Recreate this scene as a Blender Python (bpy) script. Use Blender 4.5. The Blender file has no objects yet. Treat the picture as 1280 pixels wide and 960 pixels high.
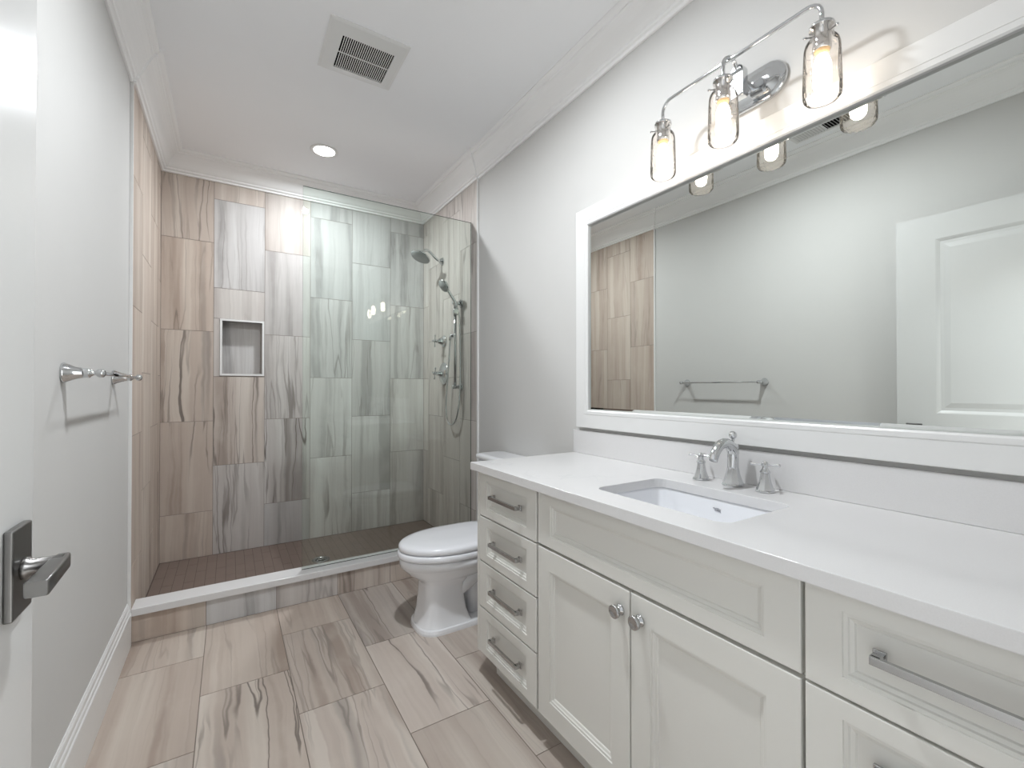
import bpy, bmesh, math, random
from mathutils import Vector, Matrix

random.seed(7)
S = bpy.context.scene
C = S.collection
PI = math.pi

# ------------------------------------------------------------------ camera, world, exposure
CAM_H = 1.19
cam = bpy.data.cameras.new('camera')
cam.sensor_width = 36.0
cam.lens = 558.23 / 1280 * 36.0
cam.shift_y = 1.084 / 1280
cam.clip_start = 0.02
cam_ob = bpy.data.objects.new('camera', cam)
cam_ob.location = (0, 0, CAM_H)
cam_ob.rotation_euler = (PI / 2 + 0.0072, 0, -0.5632)
C.objects.link(cam_ob)
S.camera = cam_ob

w = bpy.data.worlds.new('world')
S.world = w
w.use_nodes = True
w.node_tree.nodes['Background'].inputs[0].default_value = (0.9, 0.95, 1, 1)
w.node_tree.nodes['Background'].inputs[1].default_value = 0.3

S.view_settings.view_transform = 'Standard'
S.view_settings.look = 'None'
S.view_settings.exposure = 0.29
S.view_settings.gamma = 1.0
S.view_settings.use_curve_mapping = False
S.cycles.max_bounces = 12
S.cycles.diffuse_bounces = 8
S.cycles.transparent_max_bounces = 24
S.cycles.caustics_reflective = False
S.cycles.caustics_refractive = False
S.cycles.sample_clamp_indirect = 4.0

DOWNLIGHT_W = 22.0
HALL_FILL_W = 165.0
BULB_STRENGTH = 15.0
LENS_STRENGTH = 20.0

# room measures (metres): x to the right wall, y towards the shower, z up
XL, XR = -0.3857, 1.4204          # faces of the shower tile, left and right
TT = 0.011                        # how far the tile stands proud of the paint
XLP, XRP = XL - TT, XR + TT       # faces of the painted walls
YT, YB = 2.697, 3.6909            # front edge of the side tile, face of the back tile
YF = -0.02                        # room face of the wall with the door
ZC = 2.743                        # ceiling
ZP = 0.047                        # shower floor
TP = 0.613                        # tile pitch along its length


# ------------------------------------------------------------------ materials
def srgb(r, g, b):
    def f(c):
        c /= 255.0
        return c / 12.92 if c <= 0.04045 else ((c + 0.055) / 1.055) ** 2.4
    return (f(r), f(g), f(b), 1.0)


class NT:
    """A little node writer."""
    def __init__(self, name):
        self.m = bpy.data.materials.new(name)
        self.m.use_nodes = True
        self.t = self.m.node_tree
        self.t.nodes.clear()
        self.out = self.t.nodes.new('ShaderNodeOutputMaterial')

    def n(self, kind, **kw):
        nd = self.t.nodes.new(kind)
        for k, v in kw.items():
            setattr(nd, k, v)
        return nd

    def l(self, a, b):
        self.t.links.new(a, b)

    def put(self, sock, v):
        if isinstance(v, bpy.types.NodeSocket):
            self.l(v, sock)
        else:
            sock.default_value = v

    def math(self, op, a, b=None, c=None, clamp=False):
        nd = self.n('ShaderNodeMath', operation=op, use_clamp=clamp)
        self.put(nd.inputs[0], a)
        if b is not None:
            self.put(nd.inputs[1], b)
        if c is not None:
            self.put(nd.inputs[2], c)
        return nd.outputs[0]

    def vec(self, x, y, z):
        nd = self.n('ShaderNodeCombineXYZ')
        for s, v in zip(nd.inputs, (x, y, z)):
            self.put(s, v)
        return nd.outputs[0]

    def noise(self, v, scale=1.0, detail=2.0, rough=0.5):
        nd = self.n('ShaderNodeTexNoise')
        self.put(nd.inputs['Vector'], v)
        nd.inputs['Scale'].default_value = scale
        nd.inputs['Detail'].default_value = detail
        nd.inputs['Roughness'].default_value = rough
        return nd.outputs[0]

    def step(self, x, lo, hi, a=0.0, b=1.0):
        nd = self.n('ShaderNodeMapRange', interpolation_type='SMOOTHSTEP')
        self.put(nd.inputs[0], x)
        nd.inputs[1].default_value = lo
        nd.inputs[2].default_value = hi
        nd.inputs[3].default_value = a
        nd.inputs[4].default_value = b
        return nd.outputs[0]

    def mix(self, f, a, b):
        nd = self.n('ShaderNodeMix', data_type='RGBA')
        self.put(nd.inputs[0], f)
        self.put(nd.inputs[6], a)
        self.put(nd.inputs[7], b)
        return nd.outputs[2]

    def bsdf(self, color=None, rough=0.5, metal=0.0, spec=0.5, coat=0.0, normal=None):
        b = self.n('ShaderNodeBsdfPrincipled')
        if color is not None:
            self.put(b.inputs['Base Color'], color)
        self.put(b.inputs['Roughness'], rough)
        b.inputs['Metallic'].default_value = metal
        b.inputs['Specular IOR Level'].default_value = spec
        b.inputs['Coat Weight'].default_value = coat
        b.inputs['Coat Roughness'].default_value = 0.08
        if normal is not None:
            self.l(normal, b.inputs['Normal'])
        self.l(b.outputs[0], self.out.inputs[0])
        return b

    def bump(self, h, strength=0.1, dist=0.001):
        nd = self.n('ShaderNodeBump')
        nd.inputs['Strength'].default_value = strength
        nd.inputs['Distance'].default_value = dist
        self.put(nd.inputs['Height'], h)
        return nd.outputs[0]

    def obj_co(self):
        return self.n('ShaderNodeTexCoord').outputs['Object']


def plain(name, col, rough=0.5, metal=0.0, spec=0.5, coat=0.0, var=0.02, scale=6.0, bump=0.0, bscale=300.0):
    """Painted or glazed stuff: a colour with a little cloudy variation and an optional fine bump."""
    t = NT(name)
    co = t.obj_co()
    n = t.noise(co, scale, 3)
    c2 = tuple(max(0, c * (1 - 2 * var)) for c in col[:3]) + (1,)
    c1 = tuple(min(1, c * (1 + 2 * var)) for c in col[:3]) + (1,)
    colr = t.mix(n, c2, c1)
    nrm = t.bump(t.noise(co, bscale, 2), bump, 0.0005) if bump else None
    t.bsdf(colr, rough, metal, spec, coat, nrm)
    return t.m


def tile_mat(name, gloss=0.32):
    """Vein-cut stone-look porcelain: stripes run along v; per-tile values come in the colour attribute."""
    t = NT(name)
    uvn = t.n('ShaderNodeUVMap', uv_map='UVMap')
    sx = t.n('ShaderNodeSeparateXYZ')
    t.l(uvn.outputs[0], sx.inputs[0])
    U, V = sx.outputs[0], sx.outputs[1]
    at = t.n('ShaderNodeAttribute', attribute_name='tile')
    sc = t.n('ShaderNodeSeparateColor')
    t.l(at.outputs['Color'], sc.inputs[0])
    seed = t.math('MULTIPLY', sc.outputs[0], 100.0)
    vein, warm = sc.outputs[1], sc.outputs[2]
    light = at.outputs['Alpha']

    def sd(k):
        return t.math('ADD', seed, k)
    warp = t.noise(t.vec(t.math('MULTIPLY', U, 5.0), t.math('MULTIPLY', V, 2.0), seed), 1.0, 3)
    amp = t.math('MULTIPLY_ADD', vein, 0.06, 0.025)
    u2 = t.math('MULTIPLY_ADD', t.math('SUBTRACT', warp, 0.5), amp, U)
    wob = t.noise(t.vec(t.math('MULTIPLY', U, 14.0), t.math('MULTIPLY', V, 12.0), sd(3.0)), 1.0, 2)
    u2 = t.math('MULTIPLY_ADD', t.math('SUBTRACT', wob, 0.5), 0.012, u2)

    def streak(a, b, k, det=2.0):
        return t.noise(t.vec(t.math('MULTIPLY', u2, a), t.math('MULTIPLY', V, b), sd(k)), 1.0, det)
    band = streak(11.0, 0.35, 10.0, 3)
    fine = streak(75.0, 1.6, 20.0, 3)
    cloud = t.noise(t.vec(t.math('MULTIPLY', U, 9.0), t.math('MULTIPLY', V, 5.0), sd(60.0)), 1.0, 4)
    base = t.mix(warm, srgb(192, 191, 191), srgb(190, 176, 165))
    lightc = t.mix(warm, srgb(203, 203, 203), srgb(206, 195, 184))
    darkc = t.mix(warm, srgb(163, 162, 162), srgb(167, 151, 139))
    col = t.mix(t.step(band, 0.5, 0.68), base, lightc)
    col = t.mix(t.step(band, 0.47, 0.33), col, darkc)
    col = t.mix(t.step(cloud, 0.45, 0.75, 0.0, 0.35), col, lightc)
    col = t.mix(t.step(fine, 0.3, 0.7, 0.16, 0.0), col, darkc)
    # sharp-sided pale band
    pale = t.step(streak(7.0, 0.3, 33.0, 1), 0.64, 0.66)
    col = t.mix(t.math('MULTIPLY', pale, t.math('MULTIPLY_ADD', vein, 0.5, 0.2)), col, lightc)
    # thin veins: the contour line of a stretched noise
    r1 = t.math('ABSOLUTE', t.math('SUBTRACT', streak(9.0, 0.45, 70.0, 2), 0.5))
    l1 = t.step(r1, 0.016, 0.002)
    m1 = t.step(streak(6.0, 0.9, 80.0, 2), 0.40, 0.62)
    v1 = t.math('MULTIPLY', l1, m1)
    r2 = t.math('ABSOLUTE', t.math('SUBTRACT', streak(17.0, 0.8, 90.0, 2), 0.47))
    l2 = t.step(r2, 0.03, 0.003)
    m2 = t.step(streak(4.0, 1.0, 95.0, 2), 0.42, 0.6)
    v2 = t.math('MULTIPLY', t.math('MULTIPLY', l2, m2), 0.6)
    vs = t.math('MULTIPLY', t.math('MAXIMUM', v1, v2), vein, clamp=True)
    col = t.mix(t.math('MULTIPLY', vs, 0.95), col, srgb(106, 97, 91))
    # broad grey streaks, soft on one side
    d = t.math('MULTIPLY', t.step(streak(13.0, 0.28, 50.0, 2), 0.60, 0.74), t.math('MULTIPLY', vein, 0.75))
    col = t.mix(d, col, srgb(134, 127, 122))
    hsv = t.n('ShaderNodeHueSaturation')
    t.l(col, hsv.inputs['Color'])
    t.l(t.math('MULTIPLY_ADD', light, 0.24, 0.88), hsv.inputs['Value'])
    t.bsdf(hsv.outputs[0], gloss, 0, 0.22)
    return t.m


def arch_glass(name, tint, facing_tint=None, rough=0.0, seeds=0.0, ior=1.5, milk=0.0):
    """Thin clear glass: straight-through light plus Fresnel reflection."""
    t = NT(name)
    tr = t.n('ShaderNodeBsdfTransparent')
    gl = t.n('ShaderNodeBsdfGlossy')
    gl.inputs['Roughness'].default_value = rough
    fr = t.n('ShaderNodeFresnel')
    fr.inputs['IOR'].default_value = ior
    fac = fr.outputs[0]
    if facing_tint is not None:
        lw = t.n('ShaderNodeLayerWeight')
        lw.inputs['Blend'].default_value = 0.35
        t.l(t.mix(lw.outputs['Facing'], tint, facing_tint), tr.inputs[0])
    else:
        tr.inputs[0].default_value = tint
    if seeds:
        co = t.obj_co()
        vo = t.n('ShaderNodeTexVoronoi')
        vo.inputs['Scale'].default_value = 170.0
        t.l(co, vo.inputs['Vector'])
        spot = t.step(vo.outputs['Distance'], 0.34, 0.2)
        spot = t.math('MULTIPLY', spot, t.step(t.noise(co, 60, 2), 0.48, 0.6))
        nb = t.bump(t.math('ADD', spot, t.noise(co, 45, 2)), 0.5, 0.004)
        t.l(nb, gl.inputs['Normal'])
        t.l(nb, fr.inputs['Normal'])
        fac = t.math('ADD', fac, t.math('MULTIPLY', spot, seeds), clamp=True)
    body = tr.outputs[0]
    if milk:
        tl_ = t.n('ShaderNodeBsdfTranslucent')
        tl_.inputs[0].default_value = (.97, .93, .88, 1)
        m2 = t.n('ShaderNodeMixShader')
        m2.inputs[0].default_value = milk
        t.l(tr.outputs[0], m2.inputs[1])
        t.l(tl_.outputs[0], m2.inputs[2])
        body = m2.outputs[0]
    mx = t.n('ShaderNodeMixShader')
    t.l(fac, mx.inputs[0])
    t.l(body, mx.inputs[1])
    t.l(gl.outputs[0], mx.inputs[2])
    t.l(mx.outputs[0], t.out.inputs[0])
    return t.m


def emit(name, col, strength):
    t = NT(name)
    e = t.n('ShaderNodeEmission')
    e.inputs[0].default_value = col
    e.inputs[1].default_value = strength
    t.l(e.outputs[0], t.out.inputs[0])
    return t.m


M = {}
M['wall'] = plain('wall_paint', srgb(201, 200, 198), 0.62, spec=0.25, var=0.006, bump=0.05, bscale=500)
M['hallwall'] = plain('hall_wall_paint', srgb(150, 152, 155), 0.6, var=0.006)  # grey chosen to keep the hall fill light off the vanity
M['ceil'] = plain('ceiling_paint', srgb(241, 242, 244), 0.7, spec=0.2, var=0.004)
M['trim'] = plain('trim_paint', srgb(222, 222, 221), 0.28, var=0.004)
M['crown'] = plain('crown_paint', srgb(243, 243, 243), 0.4, var=0.003)
M['door'] = plain('door_paint', srgb(201, 201, 200), 0.25, var=0.004)
M['cab'] = plain('cabinet_paint', srgb(214, 213, 208), 0.33, var=0.006)
M['gapdark'] = plain('cabinet_inside', srgb(120, 114, 104), 0.7)
M['porc'] = plain('porcelain', srgb(232, 233, 236), 0.07, coat=0.5, var=0.003)
M['seat'] = plain('seat_plastic', srgb(230, 231, 235), 0.15, var=0.003)
M['tile'] = tile_mat('stone_look_tile', 0.48)
M['grout'] = plain('grout', srgb(124, 114, 106), 0.85, var=0.05, scale=40)
M['cgrout'] = plain('wall_grout', srgb(140, 132, 126), 0.85, var=0.05, scale=40)
M['pan'] = plain('shower_floor_tile', srgb(116, 101, 93), 0.5, var=0.05, scale=9)
M['pangrout'] = plain('shower_floor_grout', srgb(96, 83, 76), 0.85, var=0.05, scale=40)
M['chrome'] = plain('chrome', (0.66, 0.67, 0.68, 1), 0.07, metal=1.0, var=0.01)
M['nickel'] = plain('brushed_nickel', (0.50, 0.50, 0.50, 1), 0.22, metal=1.0, var=0.03)
M['gun'] = plain('satin_pewter', (0.21, 0.205, 0.20, 1), 0.3, metal=1.0, var=0.03)
M['black'] = plain('black_shade_fill', (0.006, 0.006, 0.006, 1), 0.9, spec=0.1)  # flat black standing in for shade inside the vents and drain
M['hallfloor'] = plain('hall_bounce_floor', srgb(222, 218, 212), 0.8, var=0.03, scale=30)  # pale floor of the unseen hall, bounces added light onto the ceiling
M['rubber'] = plain('grey_nozzles', srgb(150, 152, 152), 0.5)
M['amber'] = plain('amber_socket_glow', srgb(236, 196, 140), 0.4)  # bulb light reflected inside the socket, put into the colour
M['mark'] = plain('printed_mark', srgb(150, 150, 156), 0.5)
M['glass'] = arch_glass('clear_shower_glass', (0.950, 0.988, 0.966, 1), ior=1.5)
M['glassedge'] = plain('polished_glass_edge', srgb(62, 84, 76), 0.1, spec=0.6)
M['jar'] = arch_glass('seeded_glass', (0.985, 0.965, 0.945, 1), (0.95, 0.90, 0.86, 1), 0.05, seeds=0.22, ior=1.16, milk=0.03)
M['bulb'] = emit('bulb_glow', (1.0, 0.91, 0.79, 1), BULB_STRENGTH)
M['lens'] = emit('downlight_lens', (1.0, 0.96, 0.9, 1), LENS_STRENGTH)


def quartz():
    t = NT('white_quartz')
    co = t.obj_co()
    n1 = t.noise(co, 420, 2)
    r = t.math('ABSOLUTE', t.math('SUBTRACT', t.noise(co, 3.2, 4, 0.6), 0.5))
    v = t.math('MULTIPLY', t.step(r, 0.012, 0.0), t.step(t.noise(co, 2.0, 2), 0.5, 0.7))
    c = t.mix(n1, srgb(211, 210, 210), srgb(219, 218, 218))
    c = t.mix(t.math('MULTIPLY', v, 0.35), c, srgb(196, 196, 198))
    t.bsdf(c, 0.16, 0, 0.5)
    return t.m


M['quartz'] = quartz()


def mirror_mat():
    t = NT('silvered_mirror')
    g = t.n('ShaderNodeBsdfGlossy')
    g.inputs['Roughness'].default_value = 0.0
    g.inputs[0].default_value = (0.79, 0.815, 0.79, 1)
    t.l(g.outputs[0], t.out.inputs[0])
    return t.m


M['mirror'] = mirror_mat()


# ------------------------------------------------------------------ mesh building
class MB:
    """Collects shapes; build() links them as ONE mesh object."""
    def __init__(self):
        self.v, self.f, self.mi, self.sm = [], [], [], []
        self.X = Matrix.Identity(4)

    def add(self, verts, faces, mi=0, smooth=False):
        o = len(self.v)
        self.v += [tuple(self.X @ Vector(p)) for p in verts]
        self.f += [tuple(i + o for i in f) for f in faces]
        self.mi += [mi] * len(faces)
        self.sm += [smooth] * len(faces)
        return self

    def box(self, x0, x1, y0, y1, z0, z1, mi=0):
        v = [(x, y, z) for x in (x0, x1) for y in (y0, y1) for z in (z0, z1)]
        f = [(0, 1, 3, 2), (4, 6, 7, 5), (0, 4, 5, 1), (2, 3, 7, 6), (0, 2, 6, 4), (1, 5, 7, 3)]
        return self.add(v, f, mi)

    def loft(self, loops, cap0=True, cap1=True, smooth=True, mi=0, close=False):
        n = len(loops[0])
        v = [p for lp in loops for p in lp]
        f = []
        k = len(loops)
        for i in range(k if close else k - 1):
            a, b = i * n, ((i + 1) % k) * n
            for j in range(n):
                f.append((a + j, a + (j + 1) % n, b + (j + 1) % n, b + j))
        self.add(v, f, mi, smooth)
        if not close:
            if cap0:
                self.add(loops[0], [tuple(reversed(range(n)))], mi, False)
            if cap1:
                self.add(loops[-1], [tuple(range(n))], mi, False)
        return self

    def lathe(self, prof, base, axis=(0, 0, 1), n=28, mi=0, smooth=True, cap0=True, cap1=True):
        """prof: (radius, distance along the axis) pairs."""
        a = Vector(axis).normalized()
        q = Vector((0, 0, 1)).rotation_difference(a).to_matrix()
        b = Vector(base)
        loops = []
        for r, h in prof:
            loops.append([tuple(b + q @ Vector((max(r, 1e-5) * math.cos(2 * PI * i / n), max(r, 1e-5) * math.sin(2 * PI * i / n), h))) for i in range(n)])
        return self.loft(loops, cap0, cap1, smooth, mi)

    def cyl(self, p0, p1, r, n=20, mi=0):
        d = Vector(p1) - Vector(p0)
        return self.lathe([(r, 0), (r, d.length)], p0, d, n, mi)

    def ball(self, c, r, n=18, mi=0, sz=1.0):
        k = 10
        return self.lathe([(r * math.sin(PI * i / k), -r * sz * math.cos(PI * i / k)) for i in range(k + 1)], c, (0, 0, 1), n, mi)

    def tube(self, pts, r, n=12, mi=0, radii=None):
        pts = [Vector(p) for p in pts]
        loops = []
        t0 = (pts[1] - pts[0]).normalized()
        up = Vector((0, 0, 1)) if abs(t0.z) < 0.9 else Vector((0, 1, 0))
        s = t0.cross(up).normalized()
        for i, p in enumerate(pts):
            if i == 0:
                t = t0
            elif i == len(pts) - 1:
                t = (pts[i] - pts[i - 1]).normalized()
            else:
                t = ((pts[i + 1] - pts[i]).normalized() + (pts[i] - pts[i - 1]).normalized()).normalized()
            s = (s - t * s.dot(t)).normalized()
            b = t.cross(s)
            rr = radii[i] if radii else r
            loops.append([tuple(p + s * rr * math.cos(2 * PI * j / n) + b * rr * math.sin(2 * PI * j / n)) for j in range(n)])
        return self.loft(loops, True, True, True, mi)

    def prism(self, poly, axis, a, b, mi=0, smooth=False):
        """poly: 2-D outline in the plane of the two other axes, extruded along the axis from a to b."""
        def P(p, t):
            return {'x': (t, p[0], p[1]), 'y': (p[0], t, p[1]), 'z': (p[0], p[1], t)}[axis]
        return self.loft([[P(p, a) for p in poly], [P(p, b) for p in poly]], True, True, smooth, mi)

    def build(self, name, mats, parent=None, bevel=0.0, segs=2, subsurf=0, angle=35):
        me = bpy.data.meshes.new(name)
        me.from_pydata(self.v, [], self.f)
        if not isinstance(mats, (list, tuple)):
            mats = [mats]
        for m in mats:
            me.materials.append(m)
        me.polygons.foreach_set('material_index', self.mi)
        me.polygons.foreach_set('use_smooth', self.sm)
        bm = bmesh.new()
        bm.from_mesh(me)
        bmesh.ops.remove_doubles(bm, verts=bm.verts, dist=1e-6)
        bmesh.ops.recalc_face_normals(bm, faces=bm.faces)
        bm.to_mesh(me)
        bm.free()
        o = bpy.data.objects.new(name, me)
        C.objects.link(o)
        if parent is not None:
            o.parent = parent
            o.matrix_parent_inverse = Matrix.Translation(-parent_world(parent))
        if subsurf:
            md = o.modifiers.new('sub', 'SUBSURF')
            md.levels = md.render_levels = subsurf
        if bevel:
            md = o.modifiers.new('bev', 'BEVEL')
            md.width = bevel
            md.segments = segs
            md.limit_method = 'ANGLE'
            md.angle_limit = math.radians(angle)
            md.harden_normals = False
            for p in me.polygons:
                p.use_smooth = True
            sm = o.modifiers.new('wn', 'WEIGHTED_NORMAL')
            sm.keep_sharp = True
        return o


def parent_world(p):
    v = Vector((0, 0, 0))
    while p is not None:
        v = v + p.location + p.matrix_parent_inverse.translation
        p = p.parent
    return v


def smooth_pts(pts, k=6):
    """Catmull-Rom through the points."""
    pts = [Vector(p) for p in pts]
    P = [pts[0] * 2 - pts[1]] + pts + [pts[-1] * 2 - pts[-2]]
    out = []
    for i in range(1, len(P) - 2):
        for j in range(k):
            t = j / k
            a, b, c, d = P[i - 1], P[i], P[i + 1], P[i + 2]
            out.append(0.5 * ((2 * b) + (c - a) * t + (2 * a - 5 * b + 4 * c - d) * t * t + (3 * b - a - 3 * c + d) * t ** 3))
    out.append(pts[-1])
    return out


def rrect(cx, cy, hx, hy, r, n=6):
    """Rounded rectangle outline, counter-clockwise."""
    out = []
    for (sx, sy, a0) in ((1, 1, 0), (-1, 1, 90), (-1, -1, 180), (1, -1, 270)):
        for i in range(n + 1):
            a = math.radians(a0 + 90 * i / n)
            out.append((cx + sx * (hx - r) + r * math.cos(a), cy + sy * (hy - r) + r * math.sin(a)))
    return out


def thing(name, loc, label, cat, group=None):
    o = bpy.data.objects.new(name, None)
    o.empty_display_size = 0.05
    C.objects.link(o)
    o.location = loc
    tag(o, label, cat, group)
    return o


def tag(o, label, cat, group=None):
    o['label'] = label
    o['category'] = cat
    if group:
        o['group'] = group
    return o


def struct(o, label=None):
    o['kind'] = 'structure'
    if label:
        o['label'] = label
    return o


def copy_tree(o, parent=None):
    c = o.copy()
    C.objects.link(c)
    if parent is not None:
        c.parent = parent
    for ch in list(o.children):
        copy_tree(ch, c)
    return c


# ------------------------------------------------------------------ tiled faces
def tiled(name, o, U, V, rects, mats, slabs=(), lift=0.0015, gap=0.0032):
    """rects: (u0, u1, v0, v1, vein, warm, light, turned). o, U, V place the face; N = U x V looks into the room."""
    o, U, V = Vector(o), Vector(U), Vector(V)
    N = U.cross(V)
    vs, fs, mi, uvs, cols = [], [], [], [], []
    for (u0, u1, v0, v1, vein, warm, light, turned) in rects:
        s = random.random()
        ou, ov = random.random() * 9, random.random() * 9
        g = gap / 2
        cs = [(u0 + g, v0 + g), (u1 - g, v0 + g), (u1 - g, v1 - g), (u0 + g, v1 - g)]
        k = len(vs)
        for (u, v) in cs:
            vs.append(o + U * u + V * v)
        for (u, v) in cs:
            vs.append(o + U * u + V * v - N * lift)
        quads = [(0, 1, 2, 3), (0, 4, 5, 1), (1, 5, 6, 2), (2, 6, 7, 3), (3, 7, 4, 0)]
        for q in quads:
            fs.append(tuple(k + i for i in q))
            mi.append(0)
            for i in q:
                u, v = cs[i % 4]
                uvs.append((v + ou, u + ov) if turned else (u + ou, v + ov))
                cols.append((s, vein, warm, light))
    for (u0, u1, v0, v1, d) in slabs:
        k = len(vs)
        for dd in (lift, d):
            for (u, v) in ((u0, v0), (u1, v0), (u1, v1), (u0, v1)):
                vs.append(o + U * u + V * v - N * dd)
        for q in ((0, 1, 2, 3), (7, 6, 5, 4), (0, 4, 5, 1), (1, 5, 6, 2), (2, 6, 7, 3), (3, 7, 4, 0)):
            fs.append(tuple(k + i for i in q))
            mi.append(1)
            uvs += [(0, 0)] * 4
            cols += [(0, 0, 0, 0)] * 4
    me = bpy.data.meshes.new(name)
    me.from_pydata([tuple(v) for v in vs], [], fs)
    for m in mats:
        me.materials.append(m)
    me.polygons.foreach_set('material_index', mi)
    ul = me.uv_layers.new(name='UVMap')
    ul.data.foreach_set('uv', [c for p in uvs for c in p])
    ca = me.color_attributes.new('tile', 'FLOAT_COLOR', 'CORNER')
    ca.data.foreach_set('color', [c for p in cols for c in p])
    ob = bpy.data.objects.new(name, me)
    C.objects.link(ob)
    return ob


def rows(lo, hi, first):
    """Tile ends between lo and hi for joints at first + k * TP."""
    j = first
    while j > lo + 1e-3:
        j -= TP
    out = [lo]
    j += TP
    while j < hi - 0.01:
        if j > lo + 0.01:
            out.append(j)
        j += TP
    out.append(hi)
    return list(zip(out[:-1], out[1:]))


# floor: columns of tiles with their length along the room, joints staggered by half
fx = [XLP, -0.094, 0.217, 0.530, 0.842, 1.150, XRP]
FLOOR_LOOK = {(0, 0): (0.35, 1, .55), (0, 1): (0.12, 1, .55), (1, 0): (0.25, 1, .6), (1, 1): (0.9, .95, .75), (2, 0): (0.25, 1, .6),
              (2, 1): (0.6, .9, .6), (2, 2): (1.0, .85, .85), (3, 0): (0.7, .75, .5), (3, 1): (1.0, .8, 1.15), (3, 2): (0.15, .9, .45),
              (4, 0): (.3, .9, .5), (4, 1): (.2, .9, .48), (4, 2): (.2, .9, .48)}
rc = []
for i in range(6):
    segs = rows(YF, 2.72, 2.413 if i % 2 == 0 else 2.107)
    for k, (a, b) in enumerate(reversed(segs)):
        look = FLOOR_LOOK.get((i, k), (random.uniform(.1, .7), .9, .5))
        rc.append((fx[i], fx[i + 1], a, b, look[0], look[1], look[2] - .6, False))  # floor tiles darkened to offset the strong direct light on them
floor = struct(tiled('floor', (0, 0, 0), (1, 0, 0), (0, 1, 0), rc, [M['tile'], M['grout']], [(XLP - .1, XRP + .1, YF - .12, YB + .1, 0.1)]))

# back wall of the shower
cx = [XL, -0.097, 0.211, 0.515, 0.821, 1.130, XR]
NX0, NX1, NZ0, NZ1 = -0.0605, 0.2085, 1.277, 1.672
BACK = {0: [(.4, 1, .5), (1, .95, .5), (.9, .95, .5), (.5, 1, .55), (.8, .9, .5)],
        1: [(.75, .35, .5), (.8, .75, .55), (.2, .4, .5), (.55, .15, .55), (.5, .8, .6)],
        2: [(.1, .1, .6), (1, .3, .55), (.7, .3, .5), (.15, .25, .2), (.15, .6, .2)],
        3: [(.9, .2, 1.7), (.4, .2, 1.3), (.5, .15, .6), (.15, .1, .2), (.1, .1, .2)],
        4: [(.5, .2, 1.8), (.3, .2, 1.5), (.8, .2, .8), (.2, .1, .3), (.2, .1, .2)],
        5: [(.3, .3, 1.8), (.3, .3, 1.5), (.4, .2, .9), (.4, .1, .5), (.1, .1, .4)]}  # right columns: low tiles lightened, high ones darkened, to even out lamp light
rc = []
for i in range(6):
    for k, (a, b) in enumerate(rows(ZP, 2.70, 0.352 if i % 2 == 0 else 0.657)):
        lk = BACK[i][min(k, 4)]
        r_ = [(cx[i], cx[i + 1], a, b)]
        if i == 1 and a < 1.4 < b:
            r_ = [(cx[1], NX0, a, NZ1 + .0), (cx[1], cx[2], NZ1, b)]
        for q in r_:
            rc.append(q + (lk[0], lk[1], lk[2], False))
sl = [(XL - .2, NX0, -.1, ZC + .1, .12), (NX1, XR + .2, -.1, ZC + .1, .12), (NX0, NX1, -.1, NZ0, .12), (NX0, NX1, NZ1, ZC + .1, .12)]
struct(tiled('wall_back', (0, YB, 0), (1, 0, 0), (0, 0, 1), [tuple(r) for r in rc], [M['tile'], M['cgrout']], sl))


# side tiles of the shower
def side(name, o, U, edges, first_odd):
    rc = []
    for i in range(len(edges) - 1):
        for (a, b) in rows(0.05, 2.70, 0.352 if (i % 2 == 0) == first_odd else 0.657):
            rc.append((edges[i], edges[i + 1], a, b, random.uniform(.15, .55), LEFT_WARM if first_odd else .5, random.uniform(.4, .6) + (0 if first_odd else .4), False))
    return struct(tiled(name, o, U, (0, 0, 1), rc, [M['tile'], M['cgrout']], [(edges[0], edges[-1], 0.0, ZC, TT + .02)]))


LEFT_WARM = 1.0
# left face looks to +x: U x V must be +x, so U = +y
side('wall_left_tile', (XL, 0, 0), (0, 1, 0), [YT, 2.975, 3.28, 3.585, YB], True)
side('wall_right_tile', (XR, 0, 0), (0, -1, 0), [-YB, -3.575, -3.268, -2.963, -YT], False)

# ------------------------------------------------------------------ painted shell
struct(MB().box(XLP - .12, XLP, YF - .12, YB + .12, -.1, ZC + .1).build('wall_left', M['wall']))
struct(MB().box(XRP, XRP + .12, YF - .12, YB + .12, -.1, ZC + .1).build('wall_right', M['wall']))
struct(MB().box(XLP - .12, XRP + .12, YF - .12, YB + .12, ZC, ZC + .1).build('ceiling', M['ceil']))
DX0, DX1, DZ = -0.292, 0.650, 2.095           # door opening
wf = MB()
wf.box(XLP - .12, DX0, YF - .12, YF, -.1, ZC + .1)
wf.box(DX1, XRP + .12, YF - .12, YF, -.1, ZC + .1)
wf.box(DX0, DX1, YF - .12, YF, DZ, ZC + .1)
struct(wf.build('wall_front', M['wall']))
# unseen hall behind the doorway, shaped and toned to steer the added fill
HX0, HX1, HY = -.55, 2.4, -2.1
struct(MB().box(HX0, HX1, HY - .1, HY, -.1, ZC).build('wall_hall_back', M['wall']))
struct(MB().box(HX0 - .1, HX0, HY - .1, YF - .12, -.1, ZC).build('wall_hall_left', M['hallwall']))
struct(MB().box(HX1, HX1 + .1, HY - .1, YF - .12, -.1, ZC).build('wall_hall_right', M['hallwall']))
struct(MB().box(HX0 - .1, HX1 + .1, HY - .1, YF - .12, ZC, ZC + .1).build('ceiling_hall', M['ceil']))
struct(MB().box(HX0 - .1, HX1 + .1, HY - .1, YF - .12, -.1, 0).build('floor_hall', M['hallfloor']))
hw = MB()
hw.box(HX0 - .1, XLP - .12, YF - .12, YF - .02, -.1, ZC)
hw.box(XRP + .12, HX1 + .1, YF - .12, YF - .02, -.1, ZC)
struct(hw.build('wall_hall_front', M['hallwall']))

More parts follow.
